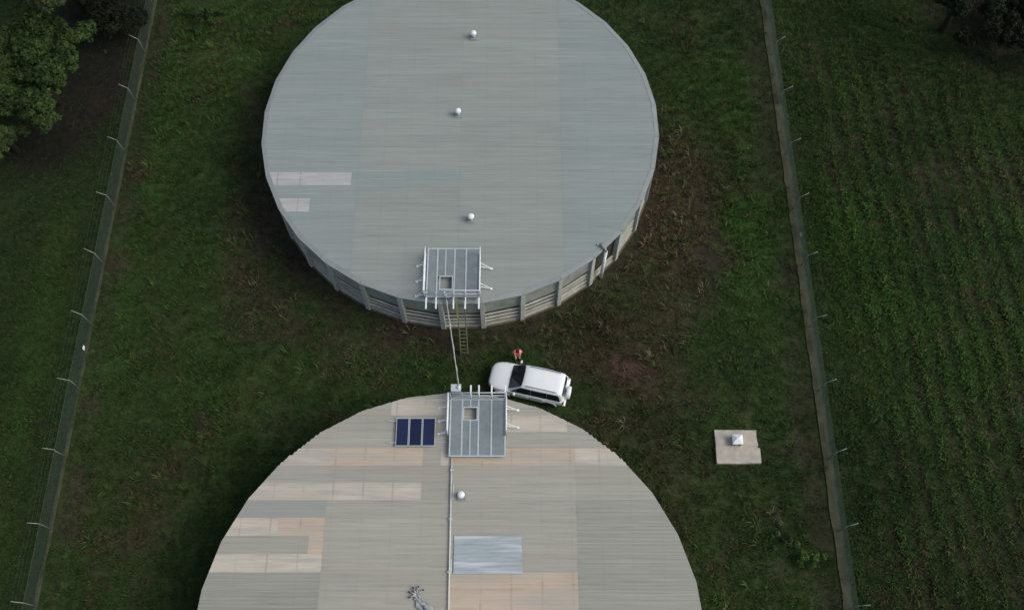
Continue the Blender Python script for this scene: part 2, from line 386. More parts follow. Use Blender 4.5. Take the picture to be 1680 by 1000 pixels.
x, y = at(1311, 386, .5); fence_sign((XR + .05, y, .45), 'small white plate hanging on the fence beside the rowed field', .2)

# ------------------------------------------------------------------ tanks
def polylim(y, cy, R, N, ph):
    """half-open x extents (left, right) of the N-gon roof at height y (relative to centre x = 0)"""
    d = y - cy; xs = []
    P = [(R * math.cos(ph + 2 * PI * k / N), R * math.sin(ph + 2 * PI * k / N)) for k in range(N)]
    for k in range(N):
        (ax, ay), (bx, by) = P[k], P[(k + 1) % N]
        if (ay - d) * (by - d) <= 0 and ay != by: xs.append(ax + (bx - ax) * (d - ay) / (by - ay))
    return (min(xs), max(xs)) if len(xs) >= 2 else None

PITCH = .897
def roof_sheets(root, c, R, N, ph, y_ref, pieces, stepped, z0):
    rh = .006
    k = math.ceil((c[1] + R - y_ref) / PITCH) - 1
    y_top = y_ref + (k + 1) * PITCH
    row = -(k + 1)
    while y_top > c[1] - R:
        ya, yb = y_top, y_top - PITCH
        ridges = 5; pw = PITCH / ridges
        for pi, (x0, x1, mk) in enumerate(pieces(row)):
            V = []; F = []
            rh = {'t2_dark': .013, 't2_peach': .008, 't2_cream': .008}.get(mk, .006)
            for r in range(ridges):
                t = ya - r * pw
                prof = [(t, 0), (t - pw * .42, 0), (t - pw * .60, rh), (t - pw * .82, rh), (t - pw, 0)]
                segs = []
                if stepped:
                    ext = .5 * random.random()
                    ym = t - pw * (.2 + .6 * ext); lim0 = polylim(ym, c[1], R, N, ph)
                for j, (yy, zz) in enumerate(prof):
                    lim = polylim(yy, c[1], R, N, ph)
                    if stepped and lim0:
                        rough = .45 if row in (-1, 0) else .15
                        lim = tuple((1 - rough) * q_ + rough * (w_ + (.09 * math.sin(row * 7.1 + r * 2.3) if row == 0 else 0)) for q_, w_ in zip(lim, lim0)) if lim else lim0
                    if lim is None: segs = None; break
                    a = max(x0 - c[0], lim[0] + (0 if not stepped else 0)); b = min(x1 - c[0], lim[1])
                    segs.append((a, b, yy - c[1], zz))
                if not segs or all(b - a < .05 for a, b, _, _ in segs): continue
                o = len(V)
                tz = z0 + (.006 if pi % 2 else 0) + (.003 if row % 2 else 0)
                for a, b, yy, zz in segs:
                    b = max(b, a + .01)
                    V += [(a, yy, tz + zz), (b, yy, tz + zz)]
                for j in range(4): F.append((o + 2 * j, o + 2 * j + 1, o + 2 * j + 3, o + 2 * j + 2))
            if F:
                mb = MB(); mb.add(V, F); s = mb.build('roof_sheet', M[mk], root)
                if mk in LABELS: s['label'] = LABELS[mk]
        y_top = yb; row += 1
LABELS = {'t1_white': 'bleached whitish roof sheet', 't2_peach': 'peach coloured roof sheet', 't2_cream': 'cream coloured roof sheet', 't2_blue': 'blue grey roof sheet', 't2_dark': 'darker ribbed roof sheet'}

def wedge(a0, a1, r0, r1, z0, z1, z2, z3):
    """block spanning two angles: inner radius r0 (z0..z1), outer radius r1 (z2..z3)"""
    P = []
    for a in (a0, a1):
        ca, sa = math.cos(a), math.sin(a)
        P += [(r0 * ca, r0 * sa, z0), (r0 * ca, r0 * sa, z1), (r1 * ca, r1 * sa, z3), (r1 * ca, r1 * sa, z2)]
    return P, [(0, 1, 2, 3), (7, 6, 5, 4), (0, 4, 5, 1), (1, 5, 6, 2), (2, 6, 7, 3), (3, 7, 4, 0)]

def tank(c, R, N, ph, label, full):
    root = empty('water_tank', (c[0], c[1], 0), label, 'water tank', 0, 'round water tanks')
    # core wall
    mb = MB(); vs = []; fs = []
    Ri = R - .27
    for k in range(N):
        a = ph + 2 * PI * k / N; vs += [(Ri * math.cos(a), Ri * math.sin(a), -.1), (Ri * math.cos(a), Ri * math.sin(a), HR - .08)]
    for k in range(N):
        j = (k + 1) % N; fs.append((2 * k, 2 * j, 2 * j + 1, 2 * k + 1))
    fs.append(tuple(2 * k + 1 for k in range(N)))
    mb.add(vs, fs); mb.build('wall', M['wall_dark'], root)
    mb = MB(); vs = []; fs = []
    for k in range(N):
        a = ph + 2 * PI * k / N
        for r_, z in ((R - .3, .03), (R + .03, .03), (R + .06, -.1)): vs.append((r_ * math.cos(a), r_ * math.sin(a), z))
    for k in range(N):
        j = (k + 1) % N
        fs += [(3 * k, 3 * k + 1, 3 * j + 1, 3 * j), (3 * k + 1, 3 * k + 2, 3 * j + 2, 3 * j + 1)]
    mb.add(vs, fs); mb.build('footing', M['footing'], root)
    # columns: one mesh shared
    cm = MB(); cm.add([(-.26, -.14, 0), (-.26, .14, 0), (.05, .14, 0), (.05, -.14, 0), (-.26, -.14, HR - .1), (-.26, .14, HR - .1), (.0, .125, HR - .1), (.0, -.125, HR - .1)],
                      [(0, 1, 2, 3), (4, 7, 6, 5), (0, 4, 5, 1), (1, 5, 6, 2), (2, 6, 7, 3), (3, 7, 4, 0)])
    first = None
    for k in range(N):
        a = ph + 2 * PI * k / N
        if first is None: first = cm.build('column', M['concrete'], root, bevel=.015); o = first
        else: o = first.copy(); link(o, root)
        o.location = (R * math.cos(a), R * math.sin(a), 0); o.rotation_euler = (0, 0, a)
    # bays
    half = PI / N; bw = R * math.sin(half) - .14
    rr = R * math.cos(half)
    def plank_mesh(z0, z1, prou, w_):
        m_ = MB(); m_.add([(-.22, -w_, z0), (-.22, w_, z0), (prou, w_, z0), (prou, -w_, z0), (-.22, -w_, z1 + .02), (-.22, w_, z1 + .02), (prou - .01, w_, z1), (prou - .01, -w_, z1)],
                          [(0, 1, 2, 3), (4, 7, 6, 5), (0, 4, 5, 1), (1, 5, 6, 2), (2, 6, 7, 3), (3, 7, 4, 0)]); return m_
    base = {}
    levels = [(.04, .14, -.07), (.48, .58, -.105), (.93, 1.03, -.12), (1.38, 1.49, -.13)]
    for k in range(N):
        a = ph + 2 * PI * (k + .5) / N; deg = math.degrees(a) % 360
        if not full: lv = []
        else: lv = levels
        dark_bay = full and abs(deg - 316.3) < 3
        for li, (z0, z1, pr) in enumerate(lv):
            if dark_bay and li > 1: continue
            if li not in base: base[li] = plank_mesh(z0, z1, pr, bw + .01).build('wall_plank', M['plank'], root); o = base[li]
            else: o = base[li].copy(); link(o, root)
            o.location = (rr * math.cos(a), rr * math.sin(a), random.uniform(-.025, .025)); o.rotation_euler = (0, 0, a + random.uniform(-.004, .004))
        if dark_bay: continue
        z0 = 1.86 if full else .1
        if 'p' not in base: base['p'] = plank_mesh(z0, HR - .16, -.15, bw + .01).build('wall_panel', M['wall_panel'], root); o = base['p']
        else: o = base['p'].copy(); link(o, root)
        o.location = (rr * math.cos(a), rr * math.sin(a), 0); o.rotation_euler = (0, 0, a)
    return root

# upper (far) tank
NS = 32
ph1 = R_(-83.1)
t1 = tank(T1, R1, NS, ph1, 'round water tank with plain cool grey ribbed roof and exposed plank walls between pale columns', True)
def pieces1(row):
    xa, xb, xc = -9.15, T1[0] + .05, 2.97
    out = []
    if row == 0: return [(-40, -9.52, 't1_white'), (-9.52, xb, 't1_side'), (xb, xc, 't1_mid'), (xc, 40, 't1_side')]
    if row == 2: return [(-40, -13.75, 't1_side'), (-13.75, -11.85, 't1_white'), (-11.85, xa, 't1_side'), (xa, xb, 't1_mid'), (xb, xc, 't1_mid'), (xc, 40, 't1_side')]
    return [(-40, xa, 't1_side'), (xa, xb, 't1_mid'), (xb, xc, 't1_mid'), (xc, 40, 't1_side')]
roof_sheets(t1, T1, R1 - .12, NS, ph1, 30.22, pieces1, False, HR)
for k in range(NS):
    a0 = ph1 + 2 * PI * k / NS + .001; a1 = ph1 + 2 * PI * (k + 1) / NS - .001
    P, F = wedge(a0, a1, R1 - .24, R1 + .03, HR - .02, HR + .026, HR - .07, HR - .01)
    MB().add(P, F).build('rim_flashing', M['flash'], t1)

# lower (near) tank
ph2 = R_(23.4)
t2 = tank(T2, R2 - .12, NS, ph2, 'round water tank with patchy peach, cream and grey roof carrying the solar panels', False)
def pieces2(row):
    A, B, D = -9.46, -3.08, 3.27
    g = 't2_grey'
    if row == -3: return [(-40, A, g), (A, -6.4, g), (-6.4, B, 't2_cream'), (B, 1.2, g), (1.2, D, g), (D, 40, g)]
    if row == -2: return [(-40, -6.0, g), (-6.0, B, g), (B, 2.9, 't2_cream'), (2.9, 40, g)]
    if row == 0: return [(-40, A, 't2_cream'), (A, -4.62, 't2_peach'), (-4.62, -3.7, g), (-3.7, B, 't2_cream'), (B, D, 't2_peach'), (D, 40, 't2_cream')]
    if row == 2: return [(-40, A, 't2_cream'), (A, -4.66, 't2_cream'), (-4.66, B, g), (B, D, g), (D, 40, g)]
    if row == 3: return [(-40, A, 't2_blue'), (A, B, g), (B, D, g), (D, 40, 't2_dark')]
    if row == 4: return [(-40, -11.8, 't2_cream'), (-11.8, A, 't2_peach'), (A, B, g), (B, D, g), (D, 40, 't2_dark')]
    if row == 5: return [(-40, -10.2, g), (-10.2, A, 't2_peach'), (A, B, g), (B, D, g), (D, 40, 't2_dark')]
    if row == 6: return [(-40, A, 't2_cream'), (A, B, g), (B, D, g), (D, 40, 't2_dark')]
    if row == 7: return [(-40, A, 't2_dark'), (A, B, g), (B, D, 't2_peach'), (D, 40, 't2_dark')]
    if row in (8, 9): return [(-40, A, 't2_dark' if row == 8 else 't2_peach'), (A, B, g), (B, D, 't2_peach'), (D, 40, 't2_dark')]
    if row > 2: return [(-40, A, 't2_dark'), (A, B, g), (B, D, g), (D, 40, 't2_dark')]
    return [(-40, A, g), (A, B, g), (B, D, g), (D, 40, g)]
roof_sheets(t2, T2, R2, NS, ph2, 13.38, pieces2, True, HR)
# galvanised patch: three overlapped new sheets screwed over the old ones
for i, (ya, yb) in enumerate(((8.88, 8.25), (8.27, 7.62), (7.64, 7.0))):
    V = []; F = []; n = 12
    for j in range(n + 1):
        yy = ya + (yb - ya) * j / n; zz = HR + .045 + .003 * i + (.016 if j % 4 in (1, 2) else 0)
        V += [(-2.9 - T2[0], yy - T2[1], zz), (.48 + .02 * i - T2[0], yy - T2[1], zz)]
    for j in range(n): F.append((2 * j, 2 * j + 1, 2 * j + 3, 2 * j + 2))
    s = MB().add(V, F).build('patch_sheet', M['galv_new'], t2); s['label'] = 'shiny new galvanised patch sheet'

# ------------------------------------------------------------------ roof vents
def vent(x, y, label, s=1.0):
    v = empty('roof_vent', (x, y, HR + .02), label, 'roof vent', 0, 'white roof vents')
    MB().box(-.22, .22, -.22, .22, 0, .04).build('base_plate', M['flash'], v)
    MB().tube([(0, 0, .02), (0, 0, .34 * s)], .10, 12).build('throat', M['pvc'], v, smooth=True)
    MB().lathe([(.10, .30), (.17, .35), (.19, .42), (.17, .50), (.10, .55), (.02, .57)], 16).build('turbine_head', M['white_plain'], v, smooth=True)
    for k in range(12):
        a = 2 * PI * k / 12
        MB().tube([(.13 * math.cos(a), .13 * math.sin(a), .32), (.196 * math.cos(a + .15), .196 * math.sin(a + .15), .42), (.12 * math.cos(a + .3), .12 * math.sin(a + .3), .545)], .010, 4).build('vane', M['white_plain'], v)
for (px, py, lb) in ((777, 62, 'small white dome vent on the cool grey roof, farthest from the platforms'),
                     (752, 189, 'small white dome vent in the middle of the cool grey roof'),
                     (773, 361, 'small white dome vent on the cool grey roof just beyond its access platform'),
                     (757, 814, 'small white dome vent on the patchy roof beside the long pipe')):
    x, y = at(px, py, HR); vent(x, y, lb)

# ------------------------------------------------------------------ access platforms
def bar(x0, x1, y0, y1, z0, z1, name, m, p, bev=0): return MB().box(x0, x1, y0, y1, z0, z1).build(name, m, p, bevel=bev)
def platform(c, x0, x1, y0, y1, hatch, bars, edge, rail_from, label):
    """edge = +1 rail along the north edge, -1 along the south edge"""
    p = empty('access_platform', (c[0], c[1], HR), label, 'platform', 0, 'access platforms on the tank roofs')
    zt = .30
    X0, X1, Y0, Y1 = x0 - c[0], x1 - c[0], y0 - c[1], y1 - c[1]
    hx0, hx1, hy0, hy1 = hatch[0] - c[0], hatch[1] - c[0], hatch[2] - c[1], hatch[3] - c[1]
    bx = [b - c[0] for b in bars]
    cuts = [X0] + bx + [X1]
    # grating panels between the bars, opened for the hatch
    for a, b in zip(cuts[:-1], cuts[1:]):
        a_, b_ = a + .035, b - .035
        if a_ >= hx1 or b_ <= hx0 or (min(b_, hx1) - max(a_, hx0)) < .1:
            spans = [(Y0 + .03, Y1 - .03)]
        else: spans = [(Y0 + .03, hy0 - .03), (hy1 + .03, Y1 - .03)]
        for (ya, yb) in spans:
            if yb - ya < .1: continue
            bar(a_, b_, ya, yb, zt - .04, zt - .006, 'grating_panel', M['grating'], p)
            g = MB(); n = int((yb - ya) / .12)
            for i in range(1, n): g.box(a_ + .01, b_ - .01, ya + i * .12 - .006, ya + i * .12 + .006, zt - .005, zt + .004)
            if g.v: tag(g.build('grating_ribs', M['grating'], p), kind='stuff')
    for i, x in enumerate(cuts):
        inside = hx0 + .05 < x < hx1 - .05
        if inside:
            for ya, yb in ((Y0, hy0), (hy1, Y1)): bar(x - .03, x + .03, ya, yb, zt - .08, zt + .012, 'deck_beam', M['galv'], p)
        else: bar(x - .035, x + .035, Y0, Y1, zt - .10, zt + .012, 'deck_beam', M['galv'], p)
    for y in (Y0, Y1): bar(X0 - .03, X1 + .03, y - .03, y + .03, zt - .09, zt + .016, 'edge_beam', M['galv'], p)
    hb = MB(); hb.box(hx0 - .05, hx1 + .05, hy0 - .05, hy0, zt - .06, zt + .03); hb.box(hx0 - .05, hx1 + .05, hy1, hy1 + .05, zt - .06, zt + .03)
    hb.box(hx0 - .05, hx0, hy0, hy1, zt - .06, zt + .028); hb.box(hx1, hx1 + .05, hy0, hy1, zt - .06, zt + .028)
    hb.build('hatch_frame', M['galv'], p)
    for x in (X0 + .1, (X0 + X1) / 2, X1 - .1):
        for y in ((Y0 + .5, Y1 - .1) if edge < 0 else (Y0 + .1, Y1 - .5)): bar(x - .04, x + .04, y - .04, y + .04, .02, zt - .08, 'support_foot', M['galv'], p)
    # guard rail on the outer edge
    ye = (Y1 if edge > 0 else Y0) + edge * .06
    rt = zt + .95
    for z in (rt, zt + .5): MB().tube([(X0 - .08, ye, z), (X1 + .08, ye, z)], .028, 8).build('guard_rail', M['galv'], p, smooth=True)
    bar(X0 - .05, X1 + .05, ye - .008, ye + .008, zt + .02, zt + .16, 'toe_board', M['galv'], p)
    posts = [X0] + bx + [X1]
    skip = 1 if edge > 0 else -1
    for i, x in enumerate(posts):
        MB().tube([(x, ye, zt - .05), (x, ye, rt)], .024, 8).build('stanchion', M['galv'], p, smooth=True)
        if (edge > 0 and i in (0, 1)) or (edge < 0 and i == 2) or (edge > 0 and i == 2 and False): continue
        MB().box(x - .045, x + .045, min(ye, ye + edge * .72), max(ye, ye + edge * .72), zt + .03, zt + .12).build('outrigger_bar', M['white_plain'], p, bevel=.02)
    # side rails with triangular braces
    yr = Y0 + (Y1 - Y0) * rail_from if edge > 0 else Y0 + (Y1 - Y0) * rail_from
    for sx, xe in ((-1, X0 - .10), (1, X1 + .06)):
        ya, yb = (yr, ye) if edge > 0 else (ye, yr)
        for z, r_ in ((rt, .04), (zt + .5, .03)): MB().tube([(xe, ya, z), (xe, yb, z)], r_, 8).build('guard_rail', M['white_plain'], p, smooth=True)
        for y in (ya, (ya + yb) / 2, yb): MB().tube([(xe, y, zt - .05), (xe, y, rt)], .025, 8).build('stanchion', M['galv'], p, smooth=True)
        bar(xe - .01, xe + .01, ya, yb, zt + .01, zt + .15, 'toe_board', M['galv'], p)
        n = 2 if sx > 0 else 3
        for i in range(n):
            y = ya + (yb - ya) * ((.25, .72) if n == 2 else (.08, .42, .78))[i]
            m_ = MB(); ln = .62 if sx > 0 else .5
            m_.tube([(xe, y, zt + .0), (xe + sx * ln, y, .05)], .03, 6); m_.tube([(xe, y, rt * .62), (xe + sx * ln, y, .06)], .022, 6)
            m_.box(xe + sx * ln - .07, xe + sx * ln + .07, y - .06, y + .06, .026, .06)
            m_.build('brace', M['white_plain'], p)
    return p
pl1 = platform(T1, -4.76, -1.84, 21.95, 24.95, (-4.02, -3.36, 22.42, 23.17), (-4.21, -3.75, -3.24, -2.59), -1, .87,
               'galvanised walkway platform overhanging the edge of the cool grey roof above the leaning ladder')
pl2 = platform(T2, -3.24, -.36, 12.9, 15.95, (-2.52, -1.86, 14.85, 15.5), (-2.62, -2.19, -1.76, -1.08), 1, .36,
               'galvanised walkway platform on the patchy roof between the solar panels and the car')

# junction box on the outer rail of the near platform, and the cable to the far tank
jb = empty('junction_box', (-2.95, 16.25, HR + .55), 'grey steel box fixed outside the rail of the platform beside the car', 'junction box')
MB().box(-.24, .24, -.02, .34, -.25, .30).build('box_body', M['galv'], jb, bevel=.02)
MB().box(-.27, .27, -.03, .37, .303, .33).build('lid', M['galv'], jb, bevel=.01)
MB().tube([(.14, .2, .33), (.16, .16, .42)], .09, 8).build('cable_gland', M['white_plain'], jb, smooth=True)
def cable():
    a = Vector((-3.68, 21.95, HR + .25)); b = Vector((-2.79, 16.42, HR + .98)); pts = []
    for i in range(21):
        t = i / 20; p = a.lerp(b, t); p.z -= .38 * 4 * t * (1 - t); pts.append(p)
    c = empty('service_cable', (a.x, a.y, a.z), 'pale grey cable strung between the two platforms', 'cable')
    m = MB().tube([p - a for p in pts], .033, 8).build('conduit', M['cable'], c, smooth=True)
    MB().tube([(0, .05, .15), (0, 0, -.12)], .06, 8).build('end_fitting', M['galv'], c, smooth=True)
    m2 = MB().tube([(p - a) + Vector((.05 * math.sin(i * 1.3), 0, -.03)) for i, p in enumerate(pts)], .012, 5).build('guy_wire', M['galv'], c)
cable()

# long pipe on the near roof
pp = empty('roof_pipe', (-3.10, 8.0, HR), 'long thin pale pipe running down the middle of the patchy roof from the platform', 'pipe')
MB().tube([(-.03, 4.9, .10), (.0, 0, .10), (.03, -6, .10), (.05, -11.6, .10)], .042, 10).build('pipe_run', M['pvc'], pp, smooth=True)
for yy in (4.2, 1.7, -.9, -3.4, -6.0, -8.5):
    MB().box(-.09, .09, yy - .04, yy + .04, .026, .15).build('pipe_clamp', M['galv'], pp)
for yy, s_ in ((3.1, .4), (-.6, .35)): MB().tube([(.08, yy + s_, .07), (.08, yy - s_, .07)], .03, 8).build('sleeve', M['pvc'], pp, smooth=True)

# solar panels
sp = empty('solar_array', (-5.05, 14.22, HR), 'three dark blue solar panels on rails beside the platform of the patchy roof', 'solar panels')
tl = Matrix.Rotation(R_(3), 4, 'X')
for y in (.62, -.55):
    MB().tube([(-1.5, y, .10), (1.6, y, .10)], .022, 6).build('mounting_rail', M['galv'], sp)
for y in (.62, -.55):
    for x in (-1.3, 0, 1.3): MB().box(x - .03, x + .03, y - .04, y + .04, .025, .08).build('rail_foot', M['galv'], sp)
for i in range(3):
    xc = (i - 1) * .695; mb = MB(); a, b, z0, z1 = .332, .76, .135, .175
    for (x0, x1, y0, y1) in ((-a, a, b - .035, b), (-a, a, -b, -b + .035), (-a, -a + .03, -b + .035, b - .035), (a - .03, a, -b + .035, b - .035)):
        mb.box(xc + x0, xc + x1, y0, y1, z0, z1)
    pf = mb.build('panel_frame', M['galv'], sp)
    MB().box(xc - a + .031, xc + a - .031, -b + .036, b - .036, z0 + .005, z1 - .008).build('solar_cell_sheet', M['cell'], sp)

# pale torn sheeting with prongs on the near roof
def debris():
    d = empty('torn_sheeting', (-4.35, 5.6, HR + .03), 'crumpled pale grey sheeting with five dark tipped prongs lying on the patchy roof', 'debris')
    hub = Vector((-.32, .42, .06))
    for k, a in enumerate((200, 160, 118, 78, 35)):
        e = hub + Vector((math.cos(R_(a)) * .34, math.sin(R_(a)) * .34, .05))
        f = MB().tube([hub, (hub + e) / 2 + Vector((0, 0, .04)), e], [.06, .045, .035], 6).build('prong', M['debris'], d, smooth=True)
        MB().tube([e, e + Vector((math.cos(R_(a)) * .09, math.sin(R_(a)) * .09, -.02))], [.04, .03], 6).build('tip', M['black'], f)
    V = []; F = []; n, m_ = 16, 7
    rr = random.Random(4)
    for i in range(n):
        t = i / (n - 1); c = Vector((-.34 + 1.05 * t, .40 - 1.55 * t, 0)); wd = .10 + .30 * math.sin(min(1, t * 1.4) * PI / 2) + .06 * math.sin(i * 2.1)
        for j in range(m_):
            u = j / (m_ - 1) * 2 - 1
            V.append((c.x + u * wd * .85, c.y + u * wd * .5, .04 + .09 * abs(math.sin(j * 1.9 + i * .6)) * (1 - .4 * u * u)))
    for i in range(n - 1):
        for j in range(m_ - 1): F.append((i * m_ + j, i * m_ + j + 1, (i + 1) * m_ + j + 1, (i + 1) * m_ + j))
    MB().add(V, F).build('sheeting', M['debris'], d)
    MB().tube([(.05, -.1, .14), (.3, -.55, .15), (.5, -1.1, .12)], .05, 7).build('rolled_edge', M['flash'], d, smooth=True)
debris()

# ladder leaning on the far tank
def ladder():
    a0, a1 = Vector((-2.99, 20.02, 0.0)), Vector((-3.06, 21.75, HR + .55)); b0, b1 = Vector((-2.58, 20.02, 0.0)), Vector((-2.63, 21.75, HR + .55))
    l = empty('ladder', tuple((a0 + b0) / 2), 'weathered ladder leaning against the far tank under its platform', 'ladder')
    o = (a0 + b0) / 2
    d = (a1 - a0).normalized()
    for (p, q, yl) in ((a0, a1, True), (b0, b1, False)):
        MB().tube([p - o, q - o], .036, 6).build('side_rail', M['timber'], l)
    s_ = MB().tube([a0.lerp(a1, .62) - o + Vector((-.045, -.03, 0)), a1 - o + Vector((-.045, -.03, 0))], .028, 6).build('painted_rail', M['yellow'], l); s_['label'] = 'faded yellow upper rail'
    n = 15
    for i in range(n):
        t = (i + .5) / n
        MB().tube([a0.lerp(a1, t) - o, b0.lerp(b1, t) - o], .026, 6).build('rung', M['timber'], l)
ladder()

# overflow pipe in the dark bay
x0, y0 = at(993, 401, HR - .1); x1, y1 = at(984, 459, .1)
ang = R_(-45.6); rx, ry = T1[0] + (R1 + .12) * math.cos(ang), T1[1] + (R1 + .12) * math.sin(ang)
op = empty('overflow_pipe', (rx, ry, 0), 'white downpipe on the tank wall in front of the dark open bay', 'pipe')
MB().tube([(0, 0, .05), (0, 0, HR - .12)], .10, 10).build('pipe_run', M['white_plain'], op, smooth=True)
MB().tube([(0, 0, HR - .15), (-.05, .05, HR + .14), (-.35, .38, HR + .16)], .075, 10).build('elbow', M['flash'], op, smooth=True)
MB().box(-.5, -.28, .3, .44, HR + .05 , HR + .10).build('bracket', M['galv'], op)
for z in (.9, 2.2): MB().lathe([(.11, 0), (.11, .06)], 10, (0, 0, z)).build('pipe_clamp', M['galv'], op)

# concrete pad with small pillar
pd = empty('concrete_pad', (12.58, 14.43, 0), 'two level concrete pad in the grass carrying a small white capped pillar', 'concrete pad')
def quadblock(pts, z0, z1, name, m, p, bev=.02):
    n = len(pts); V = [(x - 12.58, y - 14.43, z0) for x, y in pts] + [(x - 12.58, y - 14.43, z1) for x, y in pts]
    F = [tuple(range(n))[::-1], tuple(range(n, 2 * n))] + [(i, (i + 1) % n, n + (i + 1) % n, n + i) for i in range(n)]
    return MB().add(V, F).build(name, m, p, bevel=bev)
quadblock([(11.40, 14.46), (13.77, 14.46), (13.72, 15.0), (13.76, 15.38), (11.38, 15.40)], -.1, .20, 'upper_slab', M['slab'], pd)
quadblock([(11.36, 13.46), (12.5, 13.44), (13.83, 13.48), (13.84, 14.30), (13.6, 14.455), (11.37, 14.455)], -.1, .26, 'lower_slab', M['slab'], pd)
pi = empty('service_pillar', (12.55, 14.72, .20), 'small grey pillar with a white pyramid cap standing on the concrete pad', 'pillar')
MB().box(-.26, .26, -.24, .26, 0, .42).build('pillar_body', M['pvc'], pi, bevel=.015)
MB().add([(-.29, -.27, .421), (.29, -.27, .421), (.29, .29, .421), (-.29, .29, .421), (-.04, .05, .60), (.04, .05, .60)], [(0, 1, 2, 3), (0, 1, 5, 4), (1, 2, 5), (2, 3, 4, 5), (3, 0, 4)]).build('cap', M['white_plain'], pi)
for x in (-.15, .15): MB().tube([(x, -.26, .02), (x, -.27, .3)], .02, 6).build('conduit', M['grey_plastic'], pi)

